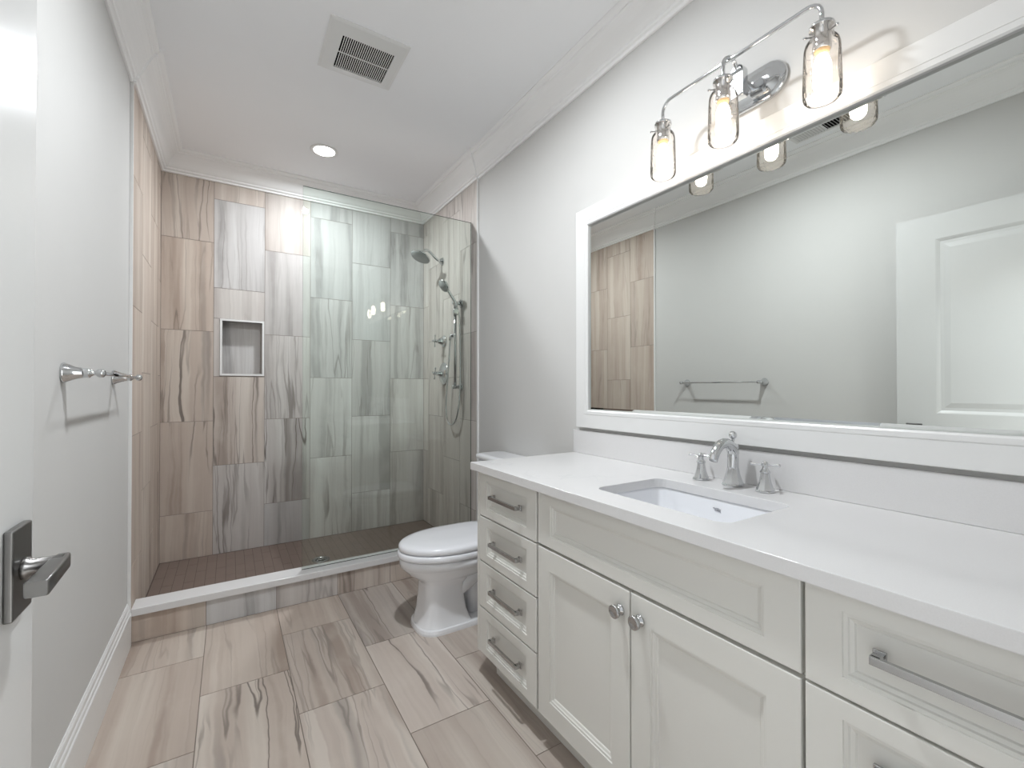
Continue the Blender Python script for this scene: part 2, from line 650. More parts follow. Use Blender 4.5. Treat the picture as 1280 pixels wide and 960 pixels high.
# crown moulding: one run round the room, with the little jogs where the tile begins
PR = [(0.0, -.131), (.009, -.131), (.0125, -.128), (.0125, -.119), (.016, -.1165), (.0225, -.115), (.0255, -.110), (.0255, -.104), (.029, -.101),
      (.034, -.097), (.041, -.088), (.049, -.075), (.058, -.060), (.068, -.046), (.079, -.035), (.089, -.028), (.094, -.026), (.096, -.023),
      (.096, -.018), (.100, -.0165), (.107, -.0155), (.1135, -.012), (.118, -.007), (.118, 0.0)]
loops = []
for p, z in PR:
    zz = ZC + z
    loops.append([(XLP + p, YF + p, zz), (XLP + p, YT - p, zz), (XL + p, YT - p, zz), (XL + p, YB - p, zz), (XR - p, YB - p, zz),
                  (XR - p, YT - p, zz), (XRP - p, YT - p, zz), (XRP - p, YF + p, zz)])
cr = MB()
cr.loft(loops, False, False, False)
struct(cr.build('trim_1', M['crown'], bevel=0.0))

# tile edge strips
for k, (a, b) in enumerate(((XLP, XL + .0015), (XR - .0015, XRP))):
    struct(MB().box(a, b, YT - .010, YT + .0015, 0.0 if k == 0 else .163, 2.613).build('trim_%d' % (k + 2), M['trim'], bevel=.001))
# baseboards
BBP = [(0, 0), (.016, 0), (.016, .148), (.0145, .153), (.0115, .156), (.0115, .166), (.010, .170), (.0075, .173), (.0075, .186), (.006, .191), (.0035, .194), (.0035, .199), (0, .199)]
struct(MB().prism([(XLP + p, z) for p, z in BBP], 'y', YF, YT - .0105).build('baseboard_left', M['trim'], bevel=.0008))
struct(MB().prism([(XRP - p, z) for p, z in BBP], 'y', 1.662, YT - .0105).build('baseboard_right', M['trim'], bevel=.0008))
# door casing on the room side and lining of the opening
ca = MB()
for (x0, x1, z0, z1) in ((DX0 - .075, DX0 + .004, 0, DZ - .005), (DX1 - .004, DX1 + .085, 0, DZ - .005), (DX0 - .075, DX1 + .085, DZ - .004, DZ + .085)):
    ca.box(x0, x1, YF, YF + .016, z0, z1)
ca.box(DX0, DX0 + .012, YF - .12, YF, 0, DZ)
ca.box(DX1 - .012, DX1, YF - .12, YF, 0, DZ)
ca.box(DX0, DX1, YF - .12, YF, DZ - .012, DZ)
struct(ca.build('trim_4', M['trim'], bevel=.002))

# shower floor: narrow dark tiles
rc = []
px = XL + .004
k = 0
while px < XR - .004:
    x1 = min(px + .052, XR - .004)
    y = 2.80 - (.15 if k % 2 else 0)
    while y < YB - .004:
        a, b = max(y, 2.80), min(y + .30, YB - .004)
        if b - a > .01:
            rc.append((px, x1, a, b, 0, 0, 0, False))
        y += .30
    px += .052
    k += 1
pan = tiled('floor_shower', (0, 0, ZP), (1, 0, 0), (0, 1, 0), rc, [M['pan'], M['pangrout']], [(XL, XR, 2.80, YB, .04)], lift=.0008, gap=.0024)
struct(pan)

# ------------------------------------------------------------------ ceiling fittings
def downlight(loc, label, watts, beam):
    x, y = loc
    t = thing('downlight', (x, y, ZC), label, 'light', 'ceiling downlights')
    MB().lathe([(.064, 0), (.064, -.004), (.068, -.006), (.080, -.005), (.086, -.002), (.086, 0)], (x, y, ZC), n=40, cap0=False, cap1=False).build('trim_ring', M['trim'], t)
    MB().lathe([(.0645, -.001), (.0645, -.0025)], (x, y, ZC), n=40).build('lens', M['lens'], t)
    ld = bpy.data.lights.new('downlight_lamp', 'AREA')
    ld.shape = 'DISK'
    ld.size = .12
    ld.spread = math.radians(beam)
    ld.energy = watts
    ld.color = (.92, .965, 1.0)
    lo = bpy.data.objects.new('lamp', ld)
    C.objects.link(lo)
    lo.parent = t
    lo.location = (0, 0, -.008)
    return t


downlight((.516, 3.118), 'lit round recessed downlight in the ceiling above the shower', DOWNLIGHT_W * .74, 172)
downlight((.516, 1.30), 'round recessed downlight in the ceiling above the middle of the bathroom', DOWNLIGHT_W, 170)

# extractor fan cover
t = thing('exhaust_fan_cover', (.520, 2.128, ZC), 'white square extractor fan cover with dark slotted grille in the ceiling', 'vent')
VX0, VX1, VY0, VY1 = .348, .692, 1.955, 2.300
GX0, GX1, GY0, GY1 = .412, .641, 2.036, 2.257
fm = MB()


def rl(x0, x1, y0, y1, z):
    return [(x0, y0, z), (x1, y0, z), (x1, y1, z), (x0, y1, z)]


fm.loft([rl(VX0, VX1, VY0, VY1, ZC), rl(VX0, VX1, VY0, VY1, ZC - .004), rl(VX0 + .012, VX1 - .012, VY0 + .012, VY1 - .012, ZC - .008),
         rl(GX0 - .004, GX1 + .004, GY0 - .004, GY1 + .004, ZC - .011), rl(GX0, GX1, GY0, GY1, ZC - .011), rl(GX0, GX1, GY0, GY1, ZC - .001)], False, False, False)
fm.build('cover_plate', M['trim'], t)
MB().box(GX0, GX1, GY0, GY1, ZC - .003, ZC - .001).build('shade_sheet', M['black'], t)  # thin black sheet painting the shade behind the slots
gm = MB()
N_S = 25
for i in range(1, N_S):
    x = GX0 + (GX1 - GX0) * i / N_S
    gm.box(x - .0017, x + .0017, GY0, GY1, ZC - .0108, ZC - .0088)
ym = (GY0 + GY1) / 2 - .002
gm.box(GX0, GX1, ym - .002, ym + .002, ZC - .0109, ZC - .0085)
gm.build('grille', M['trim'], t)

# supply register, seen in the mirror
t = thing('ceiling_register', (-.138, 1.235, ZC), 'pale slotted air register in the ceiling, seen reflected at the top of the mirror', 'vent')
RX0, RX1, RY0, RY1 = -.218, -.058, 1.045, 1.425
MB().loft([rl(RX0, RX1, RY0, RY1, ZC), rl(RX0 + .003, RX1 - .003, RY0 + .003, RY1 - .003, ZC - .006), rl(RX0 + .022, RX1 - .022, RY0 + .022, RY1 - .022, ZC - .008),
           rl(RX0 + .022, RX1 - .022, RY0 + .022, RY1 - .022, ZC - .001)], False, False, False).build('register_frame', M['trim'], t)
MB().box(RX0 + .02, RX1 - .02, RY0 + .02, RY1 - .02, ZC - .002, ZC - .0008).build('shade_sheet', M['black'], t)  # black sheet in place of the shaded duct
rm = MB()
for i in range(22):
    y = RY0 + .03 + i * .0155
    s = 1 if y < 1.235 else -1
    rm.X = Matrix.Translation((0, y, ZC - .006)) @ Matrix.Rotation(s * math.radians(48), 4, 'X')
    rm.box(RX0 + .022, RX1 - .022, -.0055, .0055, -.0005, .0005)
rm.X = Matrix.Identity(4)
rm.build('louvers', M['trim'], t)

# ------------------------------------------------------------------ shower curb, niche, glass, drain
t = thing('shower_curb', ((XL + XR) / 2, 2.765, 0), 'low tiled shower curb with a pale stone cap across the shower entry', 'curb')
rc = []
for a, b, vn, wm in ((XL, -.097, .35, 1), (-.097, .216, .3, .05), (.216, .527, .3, .35), (.527, .833, .6, .8), (.833, 1.14, .3, .9), (1.14, XR, .3, .9)):
    rc.append((a, b, 0.001, .128, vn, wm, .55, False))
cf = tiled('tiled_face', (0, 2.715, 0), (1, 0, 0), (0, 0, 1), rc, [M['tile'], M['cgrout']], [(XL, XR, 0, .128, .10)])
cf.parent = t
cf.matrix_parent_inverse = Matrix.Translation(-t.location)
MB().box(XL + .0005, XR - .0005, 2.6985, 2.8226, .128, .163).build('stone_cap', M['quartz'], t, bevel=.003)

t = thing('wall_niche', ((NX0 + NX1) / 2, YB, NZ0), 'small square recessed niche with a white metal frame in the shower back wall', 'niche')
fw = .0135
nf = MB()
nf.loft([[(x, y, z) for (x, z) in pts] for y, pts in (
    (YB - .0005, [(NX0, NZ0), (NX1, NZ0), (NX1, NZ1), (NX0, NZ1)]),
    (YB - .004, [(NX0, NZ0), (NX1, NZ0), (NX1, NZ1), (NX0, NZ1)]),
    (YB - .004, [(NX0 + fw, NZ0 + fw), (NX1 - fw, NZ0 + fw), (NX1 - fw, NZ1 - fw), (NX0 + fw, NZ1 - fw)]),
    (YB + .006, [(NX0 + fw, NZ0 + fw), (NX1 - fw, NZ0 + fw), (NX1 - fw, NZ1 - fw), (NX0 + fw, NZ1 - fw)]))], False, False, False)
nf.build('metal_frame', M['trim'], t)
a0, a1, b0, b1 = NX0 + .008, NX1 - .008, NZ0 + .008, NZ1 - .008
ND = .085
lst = [((0, YB + ND, 0), (1, 0, 0), (0, 0, 1), [(a0, a1, b0, b1, .35, .1, .5, False)])]
nb = tiled('back_tile', (0, YB + ND, 0), (1, 0, 0), (0, 0, 1), [(a0, a1, b0, b1, .35, .12, .5, False)], [M['tile'], M['cgrout']], [(a0, a1, b0, b1, .01)])
nb.parent = t
nb.matrix_parent_inverse = Matrix.Translation(-t.location)
ns = MB()
ns.box(NX0, a0, YB, YB + ND, NZ0, NZ1)
ns.box(a1, NX1, YB, YB + ND, NZ0, NZ1)
ns.box(a0, a1, YB, YB + ND, NZ0, b0)
ns.box(a0, a1, YB, YB + ND, b1, NZ1)
ns.build('side_lining', M['cgrout'], t)

GL = MB()
gx0, gx1, gy0, gy1, gz0, gz1 = .347, XR - .006, 2.770, 2.780, .1635, 2.340
vv = [(x, y, z) for x in (gx0, gx1) for y in (gy0, gy1) for z in (gz0, gz1)]
GL.add(vv, [(0, 4, 5, 1), (2, 3, 7, 6)], 0)
GL.add(vv, [(0, 1, 3, 2), (4, 6, 7, 5), (0, 2, 6, 4), (1, 5, 7, 3)], 1)
g = GL.build('shower_glass_panel', [M['glass'], M['glassedge']])
tag(g, 'tall clear frameless glass panel standing on the shower curb', 'glass panel')

t = thing('floor_drain', (.516, 3.203, ZP), 'small round patterned chrome drain in the dark shower floor', 'drain')
dm = MB()
dm.lathe([(.030, .001), (.030, .004), (.052, .004), (.056, .002), (.056, .0005)], (.516, 3.203, ZP), n=36, cap0=False, cap1=False)
dm.lathe([(.008, .001), (.008, .0045), (.015, .0045), (.015, .001)], (.516, 3.203, ZP), n=20, cap0=False, cap1=False)
for i in range(10):
    a = 2 * PI * i / 10
    c, s_ = math.cos(a), math.sin(a)
    dm.tube([(.516 + c * .013, 3.203 + s_ * .013, ZP + .0035), (.516 + math.cos(a + .35) * .023, 3.203 + math.sin(a + .35) * .023, ZP + .0035), (.516 + c * .032, 3.203 + s_ * .032, ZP + .0035)], .0018, 8)
dm.build('grate', M['nickel'], t)
MB().lathe([(.050, .0003), (.050, .0012)], (.516, 3.203, ZP), n=36).build('shade_disc', M['black'], t)  # black disc painting the shade under the grate

# ------------------------------------------------------------------ vanity
FX = .875                                  # face of the drawer and door fronts
BK = .0185                                 # thickness of a front
VY_L, VY_R = 1.658, -.018
van = thing('vanity_cabinet', (1.15, .82, 0), 'long off-white vanity cabinet with recessed-panel doors and drawers along the wall', 'vanity')
vb = MB()
xf_ = FX + BK + .002
xb_ = XRP - .002
for yy in (VY_R, VY_L - .018, 1.2187, .395):
    vb.box(xf_, xb_, yy, yy + .018, .105, .849)                     # side panels and dividers
vb.box(xf_, xb_, VY_R, VY_L, .105, .123)                             # bottom
vb.box(xb_ - .008, xb_, VY_R, VY_L, .105, .849)                      # back
for z_ in (.660, .835):
    vb.box(xf_, xf_ + .018, VY_R, VY_L, z_, z_ + .014)               # front rails
for z_ in (.475, .288):
    for (ya, yb) in ((1.2187, VY_L), (VY_R, .413)):
        vb.box(xf_, xf_ + .018, ya, yb, z_, z_ + .016)
for (ya, yb) in ((1.205, 1.2407), (.380, .4130), (VY_L - .035, VY_L), (.800, .831)):
    vb.box(xf_, xf_ + .018, ya, yb, .105, .835 if ya != .800 else .66)
vb.box(FX + .001, FX + BK + .0015, 1.6385, VY_L, .105, .849)
vb.box(.945, XRP - .002, VY_R, VY_L - .04, 0, .105)
vb.build('body', [M['cab']], van, bevel=.0012)


def front_panel(mb, y0, y1, z0, z1, wh, wv, x=FX):
    """A front with a stepped recessed panel, looking to -x."""
    def R(o, ov, xx):
        return [(xx, y1 - o, z0 + ov), (xx, y0 + o, z0 + ov), (xx, y0 + o, z1 - ov), (xx, y1 - o, z1 - ov)]
    seq = [(0, 0, BK), (0, 0, .0025), (.0006, .0006, .0008), (.0025, .0025, 0), (wh, wv, 0), (wh + .001, wv + .001, .003), (wh + .007, wv + .007, .0035), (wh + .009, wv + .009, .0065),
           (wh + .015, wv + .015, .0085), (wh + .017, wv + .017, .0115)]
    mb.loft([R(a, b, x + d) for a, b, d in seq], True, True, False)


def pull(y0, y1, z, parent):
    mb = MB()
    xo = FX - .027
    mb.box(xo, xo + .009, y0, y1, z - .0065, z + .0065)
    for yy in (y0 + .006, y1 - .006):
        mb.box(xo + .004, FX + .0005, yy - .007, yy + .007, z - .0065, z + .0065)
        mb.box(FX - .005, FX + .0005, yy - .009, yy + .009, z - .010, z + .010)
    return mb.build('pull', M['nickel'], parent, bevel=.0008)


ZR = [(.669, .846), (.485, .664), (.2975, .480), (.110, .2925)]
for (ya, yb, pc) in ((1.2325, 1.6355, 1.4225), (-.008, .4005, .1975)):
    for (za, zb) in ZR:
        mb = MB()
        front_panel(mb, ya, yb, za, zb, .058, .033)
        d = mb.build('drawer', M['cab'], van)
        pull(pc - .0985, pc + .0985, (za + zb) / 2 + .006, d)
mb = MB()
front_panel(mb, .4075, 1.2225, .6725, .846, .066, .036)
mb.build('sink_front_panel', M['cab'], van)
for (ya, yb, ky) in ((.8180, 1.2225, .8488), (.4075, .8130, .7818)):
    mb = MB()
    front_panel(mb, ya, yb, .110, .6635, .062, .066)
    d = mb.build('door', M['cab'], van)
    kb = MB()
    kb.lathe([(.0135, 0), (.0145, -.002), (.0135, -.005), (.0075, -.008), (.0065, -.014), (.009, -.0165), (.0165, -.018), (.0172, -.020), (.0172, -.0265), (.0155, -.028), (.0115, -.0278), (.0105, -.0272), (0, -.0272)],
             (FX + .0005, ky, .605), (1, 0, 0), 32)
    kb.build('knob', M['nickel'], d)

# countertop with a cut-out and backsplash
ct = thing('countertop', (1.14, .82, .851), 'white quartz countertop with upstand along the wall, on the vanity', 'countertop')
CX0, CY0, CY1 = .8495, -.0185, 1.673
slab = MB().box(CX0, XRP - .001, CY0, CY1, .851, .881).build('slab', M['quartz'], ct)
SXc, SYc, SHX, SHY = 1.105, .8175, .150, .2175
cut = MB().prism(rrect(SXc, SYc, SHX, SHY, .035, 8), 'z', .80, .95).build('cutter', M['quartz'])
bo = slab.modifiers.new('b', 'BOOLEAN')
bo.operation = 'DIFFERENCE'
bo.solver = 'EXACT'
bo.object = cut
bpy.context.view_layer.update()
dg = bpy.context.evaluated_depsgraph_get()
nm = bpy.data.meshes.new_from_object(slab.evaluated_get(dg))
slab.modifiers.clear()
slab.data = nm
bpy.data.objects.remove(cut)
bv = slab.modifiers.new('bev', 'BEVEL')
bv.width, bv.segments, bv.limit_method, bv.angle_limit = .002, 2, 'ANGLE', math.radians(60)
MB().box(1.411, XRP - .001, CY0, CY1 + .006, .881, .9905).build('upstand', M['quartz'], ct, bevel=.002)

# undermount basin
sk = thing('sink_basin', (SXc, SYc, .70), 'white rectangular undermount basin set into the countertop below the faucet', 'sink')
loops = []
for (z, gx, r) in ((.8505, .018, .045), (.8505, .004, .04), (.842, .003, .04), (.80, -.002, .042), (.76, -.008, .046), (.735, -.018, .05), (.720, -.035, .05), (.712, -.060, .05), (.708, -.095, .04), (.707, -.13, .015)):
    loops.append([(x, y, z) for x, y in rrect(SXc, SYc, SHX + gx, SHY + gx, r, 8)])
outer = []
for (z, gx, r) in ((.699, -.13, .015), (.700, -.08, .05), (.706, -.04, .05), (.73, -.008, .05), (.77, .004, .046), (.842, .014, .045)):
    outer.append([(x, y, z) for x, y in rrect(SXc, SYc, SHX + gx, SHY + gx, r, 8)])
sb = MB()
sb.loft(loops + outer, False, False, True, close=True)
sb.loft([loops[-1], [(x, y, z) for (x, y, z) in loops[-1]]], False, True)
sb.build('bowl', M['porc'], sk)
MB().lathe([(.012, .004), (.020, .004), (.026, .002), (.027, 0)], (SXc, SYc, .7072), n=28, cap0=True, cap1=False).build('drain', M['chrome'], sk)
mk = MB()
mx = SXc + SHX + .0005 - .0015
for (dy, dz, w_, a) in ((.0085, .003, .010, .05), (-.001, .0035, .007, -.1), (-.008, .001, .006, .1), (.003, -.0025, .009, .0), (-.006, -.004, .010, .08)):
    mk.X = Matrix.Translation((mx, SYc + dy, .820 + dz)) @ Matrix.Rotation(a, 4, 'X')
    mk.box(-.0012, .0012, -w_ / 2, w_ / 2, -.0010, .0010)
mk.X = Matrix.Identity(4)
mk.build('printed_mark', M['mark'], sk)

# ------------------------------------------------------------------ faucet
fa = thing('faucet', (1.352, .826, .881), 'polished chrome widespread faucet with arched spout behind the basin', 'faucet')


def flute(base, prof, axis=(0, 0, 1), n=8, mb=None):
    """A faceted flared body (octagonal section)."""
    loops = []
    for r, h in prof:
        loops.append([(base[0] + r * math.cos(2 * PI * (i + .5) / n), base[1] + r * math.sin(2 * PI * (i + .5) / n), base[2] + h) for i in range(n)])
    mb.loft(loops, True, True, False)


def faucet_handle(y):
    h = MB()
    b = (1.350, y, .8815)
    h.lathe([(.0265, 0), (.0275, .003), (.026, .006)], b, n=8, smooth=False)
    flute(b, [(.0255, .006), (.021, .016), (.0165, .030), (.0135, .046), (.0125, .055)], mb=h)
    h.lathe([(.0125, .055), (.0145, .057), (.0145, .060), (.010, .066), (.0075, .072), (.0085, .078), (.0095, .082), (.007, .087), (.003, .090), (.0, .0905)], b, n=20)
    o = h.build('handle', M['chrome'], fa, bevel=.0006)
    c = MB()
    for k in range(4):
        a = PI / 2 * k + (.35 if y > .8 else .5)
        d = (math.cos(a), math.sin(a), 0)
        c.lathe([(.0038, .004), (.0024, .012), (.0028, .022), (.0040, .032), (.0044, .038), (.0025, .040)], (b[0], b[1], b[2] + .080), d, 12)
    c.build('cross_grip', M['chrome'], o)


faucet_handle(.9385)
faucet_handle(.7245)
spb = MB()
b = (1.356, .829, .8815)
spb.lathe([(.0335, 0), (.0345, .003), (.032, .007)], b, n=8, smooth=False)
flute(b, [(.0315, .007), (.026, .020), (.0205, .038), (.017, .058)], mb=spb)
spb.tube(smooth_pts([(b[0], b[1], b[2] + .05), (b[0] + .001, b[1], b[2] + .09), (b[0] + .001, b[1], b[2] + .120)], 5), .017, 20, radii=None)
path = smooth_pts([(b[0] + .004, b[1], b[2] + .100), (b[0] - .012, b[1], b[2] + .122), (b[0] - .040, b[1], b[2] + .136), (b[0] - .070, b[1], b[2] + .130), (b[0] - .092, b[1], b[2] + .110), (b[0] - .105, b[1], b[2] + .085)], 6)
nr = len(path)
spb.tube(path, .014, 20, radii=[.0175 - .0045 * i / (nr - 1) for i in range(nr)])
spb.lathe([(.0165, .118), (.0175, .124), (.0135, .130), (.008, .133)], b, n=20)
spb.build('spout', M['chrome'], fa)
fn = MB()
fn.lathe([(.007, .130), (.0045, .136), (.0042, .141), (.0062, .143), (.0045, .146), (.0068, .1475), (.0108, .152), (.0124, .158), (.0114, .164), (.0075, .1695), (0, .1715)], b, n=20)
fn.build('finial_knob', M['chrome'], fa)

# ------------------------------------------------------------------ mirror
mi = thing('wall_mirror', (XRP, .81, 1.52), 'large mirror in a broad white frame on the wall above the countertop', 'mirror')
MFX = 1.400
my0, my1, mz0, mz1 = -.012, 1.644, 1.0055, 2.0290
iw = .083


def yl(o, x, oz=None):
    oz = o if oz is None else oz
    return [(x, my1 - o, mz0 + oz), (x, my0 + o, mz0 + oz), (x, my0 + o, mz1 - oz), (x, my1 - o, mz1 - oz)]


mf = MB()
mf.loft([yl(0, XRP - .0005), yl(0, MFX + .002), yl(.002, MFX), yl(iw - .022, MFX), yl(iw - .0215, MFX + .0012), yl(iw - .0195, MFX + .0012), yl(iw - .019, MFX - .0005), yl(iw - .006, MFX - .0005),
         yl(iw - .001, MFX + .003), yl(iw, MFX + .012), yl(iw, XRP - .0005)], False, False, False)
mf.build('frame', M['trim'], mi)
mg = MB()
gb = iw + .0
mg.loft([yl(gb, MFX + .0125), yl(gb + .012, MFX + .0095), yl(gb + .012, MFX + .0095)], False, True, False)
mg.build('mirror_glass', M['mirror'], mi)

# ------------------------------------------------------------------ vanity light
vl = thing('vanity_light', (XRP, .80, 2.155), 'three-jar chrome wall light glowing above the mirror', 'light')
py, pz = .800, 2.153
bp = MB()


def pill(hw, hh, x, n=14):
    out = []
    for i in range(n + 1):
        a = -PI / 2 + PI * i / n
        out.append((x, py + (hw - hh) + hh * math.cos(a), pz + hh * math.sin(a)))
    for i in range(n + 1):
        a = PI / 2 + PI * i / n
        out.append((x, py - (hw - hh) + hh * math.cos(a), pz + hh * math.sin(a)))
    return out


bp.loft([pill(.108, .058, XRP - .0005), pill(.108, .058, XRP - .008), pill(.105, .055, XRP - .013), pill(.098, .048, XRP - .016), pill(.092, .042, XRP - .014), pill(.088, .038, XRP - .016), pill(.078, .028, XRP - .022), pill(.062, .012, XRP - .025)], False, True, True)
bp.build('backplate', M['chrome'], vl)
mbk = MB()
tomb = []
for i in range(17):
    a = PI * i / 16
    tomb.append((py + .021 * math.cos(a), 2.180 + .021 * math.sin(a)))
tomb = [(py + .021, 2.098)] + tomb + [(py - .021, 2.098)]
mbk.prism(tomb, 'x', 1.335, 1.362)
mbk.cyl((1.36, py, 2.15), (1.412, py, 2.15), .016)
mbk.build('mount_block', M['chrome'], vl, bevel=.002)
RZ = 2.203
RX = 1.322
JARS = [(1.300, 1.052), (1.272, .805), (1.300, .547)]
ZB = 1.936                                             # bottom of the jars
rod = MB()
yL, yR = JARS[0][1], JARS[2][1]
RX = 1.300
q = [(RX, yL, 2.128), (RX, yL, RZ - .036)]
for i in range(1, 9):
    a = PI / 2 * i / 8
    q.append((RX, yL - .036 + .036 * math.cos(a), RZ - .036 + .036 * math.sin(a)))
for i in range(0, 9):
    a = PI / 2 * (1 - i / 8)
    q.append((RX, yR + .036 - .036 * math.cos(a), RZ - .036 + .036 * math.sin(a)))
q += [(RX, yR, 2.128)]
rod.tube(q, .0058, 14)
rod.tube(smooth_pts([(1.345, py, 2.165), (1.338, py, 2.190), (1.316, py, 2.209), (1.294, py + .001, 2.209), (JARS[1][0] + .004, JARS[1][1], 2.192), (JARS[1][0], JARS[1][1], 2.165), (JARS[1][0], JARS[1][1], 2.128)], 6), .0058, 14)
rod.build('arm', M['chrome'], vl)
for (jx, jy) in JARS:
    so = MB()
    so.lathe([(.008, .206), (.010, .200), (.0285, .197), (.0295, .193), (.0285, .190), (.0215, .188), (.0205, .150), (.0215, .146), (.0215, .134), (.0185, .132)], (jx, jy, ZB), n=28, cap1=False)
    s_o = so.build('socket', M['chrome'], vl)
    MB().lathe([(.0185, .134), (.0165, .128), (.0130, .119)], (jx, jy, ZB), n=24, cap0=False).build('bulb_collar', M['amber'], s_o)
    MB().lathe([(.009, .122), (.0155, .112), (.0195, .098), (.0205, .080), (.0205, .048), (.0185, .036), (.012, .028), (0, .026)], (jx, jy, ZB), n=24).build('bulb', M['bulb'], s_o)
    jr = MB()
    jr.lathe([(.0295, .189), (.0275, .184), (.0262, .178), (.0265, .168), (.0290, .163), (.0340, .158), (.0380, .151), (.0405, .140), (.0415, .120), (.0425, .090), (.0435, .050), (.0440, .022), (.0425, .010), (.037, .003), (.022, 0), (0, .0005)], (jx, jy, ZB), n=36, cap0=False, cap1=False)
    s2 = jr.build('jar_shade', M['jar'], vl)
    for k in range(3):
        a = 2 * PI * k / 3 + .25
        d = (math.cos(a), math.sin(a), 0)
        sc_ = MB()
        sc_.lathe([(.0016, .022), (.0016, .036), (.0036, .037), (.0036, .043), (.002, .044)], (jx, jy, ZB + .171), d, 10)
        sc_.build('thumb_screw', M['chrome'], s2)

# ------------------------------------------------------------------ toilet
ty = 2.130
to = thing('toilet', (1.06, ty, 0), 'white two-piece toilet standing between the vanity and the shower', 'toilet')


def egg(xf, xb, hw, z, n=40, p=2.0, q=3.2, mid=None):
    """Plan outline: round at the front, squarer at the back."""
    xm = xf + (xb - xf) * (.52 if mid is None else mid)
    out = []
    for i in range(n):
        a = 2 * PI * i / n
        c, s = math.cos(a), math.sin(a)
        if c <= 0:
            e = 2.0 / p
            out.append((xm - (xm - xf) * abs(c) ** e, ty + hw * math.copysign(abs(s) ** e, s), z))
        else:
            e = 2.0 / q
            out.append((xm + (xb - xm) * abs(c) ** e, ty + hw * math.copysign(abs(s) ** e, s), z))
    return out


bw = MB()
# plinth
bw.loft([egg(.772, 1.36, .130, 0, p=3.0, q=9, mid=.225), egg(.772, 1.36, .130, .010, p=3.0, q=9, mid=.225), egg(.775, 1.357, .127, .022, p=3.0, q=9, mid=.225), egg(.779, 1.353, .123, .026, p=3.0, q=9, mid=.225)], True, True, False)
# front column, boxy with soft arrises, growing into the bowl
bw.loft([egg(.781, 1.045, .121, .0255, p=3.0, q=7, mid=.5), egg(.789, 1.034, .114, .042, p=3.1, q=7, mid=.5), egg(.803, 1.018, .107, .085, p=3.6, q=7, mid=.5), egg(.812, 1.008, .103, .16, p=3.8, q=6, mid=.5), egg(.812, 1.012, .102, .215, p=3.4, q=5, mid=.5),
         egg(.802, 1.05, .108, .238, p=2.8, q=3.6, mid=.5), egg(.776, 1.13, .130, .256, p=2.4, q=3, mid=.5), egg(.744, 1.22, .155, .278, p=2.1, q=2.8), egg(.722, 1.26, .172, .300, p=2.0, q=2.8),
         egg(.712, 1.28, .179, .312, p=2.0, q=2.8), egg(.711, 1.283, .180, .315, p=2.0, q=2.8), egg(.705, 1.285, .186, .317, p=2.0, q=2.8), egg(.704, 1.285, .187, .350, p=2.0, q=2.8), egg(.712, 1.28, .179, .3565, p=2.0, q=2.8)], False, True, True)
# trapway bulge along each side and the rear body
for sy in (-1, 1):
    bw.tube(smooth_pts([(.975, ty + sy * .058, .165), (1.035, ty + sy * .068, .205), (1.11, ty + sy * .070, .250), (1.20, ty + sy * .062, .292), (1.26, ty + sy * .05, .315)], 5), .036, 18)
bw.loft([[(x, y, z) for x, y in rrect(1.20, ty, hx, hy, .03, 5)] for (z, hx, hy) in ((.03, .15, .060), (.28, .15, .055))], True, True, True)
bw.loft([[(x, y, z) for x, y in rrect(1.30, ty, hx, hy, .05, 5)] for (z, hx, hy) in ((.27, .09, .10), (.31, .115, .15), (.34, .122, .175), (.375, .122, .18))], True, True, True)
bw.build('bowl', M['porc'], to)
st = MB()
st.loft([egg(.708, 1.22, .178, .3600, q=5), egg(.698, 1.228, .188, .3620, q=5), egg(.695, 1.23, .191, .367, q=5), egg(.695, 1.23, .191, .385, q=5), egg(.700, 1.225, .186, .391, q=5), egg(.712, 1.215, .174, .3920, q=5)], True, True, True)
st.build('seat', M['seat'], to)
ld_ = MB()
ld_.loft([egg(.714, 1.228, .175, .3945, q=6), egg(.703, 1.234, .185, .3965, q=6), egg(.700, 1.236, .188, .401, q=6), egg(.700, 1.236, .188, .413, q=6), egg(.704, 1.234, .185, .421, q=6), egg(.715, 1.226, .176, .427, q=5.5), egg(.745, 1.20, .150, .431, q=5), egg(.84, 1.10, .075, .4335, q=4)], True, True, True)
for yy in (-.07, .07):
    ld_.lathe([(.012, 0), (.014, .006), (.010, .012)], (1.250, ty + yy, .374), (0, 0, 1), 16)
    ld_.box(1.222, 1.262, ty + yy - .013, ty + yy + .013, .384, .408)
ld_.build('lid', M['seat'], to)
tk = MB()
tk.loft([[(x, y, z) for x, y in rrect(1.33, ty, hx, hy, .03, 6)] for (z, hx, hy) in ((.375, .075, .185), (.40, .083, .20), (.60, .087, .215), (.775, .09, .222))], True, True, True)
tk.build('tank', M['porc'], to)
tl = MB()
tl.loft([[(x, y, z) for x, y in rrect(1.327, ty, hx, hy, .025, 6)] for (z, hx, hy) in ((.776, .092, .226), (.780, .098, .233), (.796, .099, .234), (.803, .094, .229), (.807, .075, .21))], True, True, True)
tl.build('tank_lid', M['porc'], to)
fl = MB()
fl.cyl((1.24, ty + .15, .72), (1.222, ty + .15, .72), .012)
fl.tube([(1.224, ty + .15, .72), (1.216, ty + .12, .717), (1.214, ty + .08, .712)], .006, 12)
fl.build('flush_lever', M['chrome'], to)
bc = MB()
bc.lathe([(.014, 0), (.014, .006), (.009, .014), (0, .016)], (1.17, ty - .105, .052), n=18)
bc.build('bolt_cap', M['seat'], to)

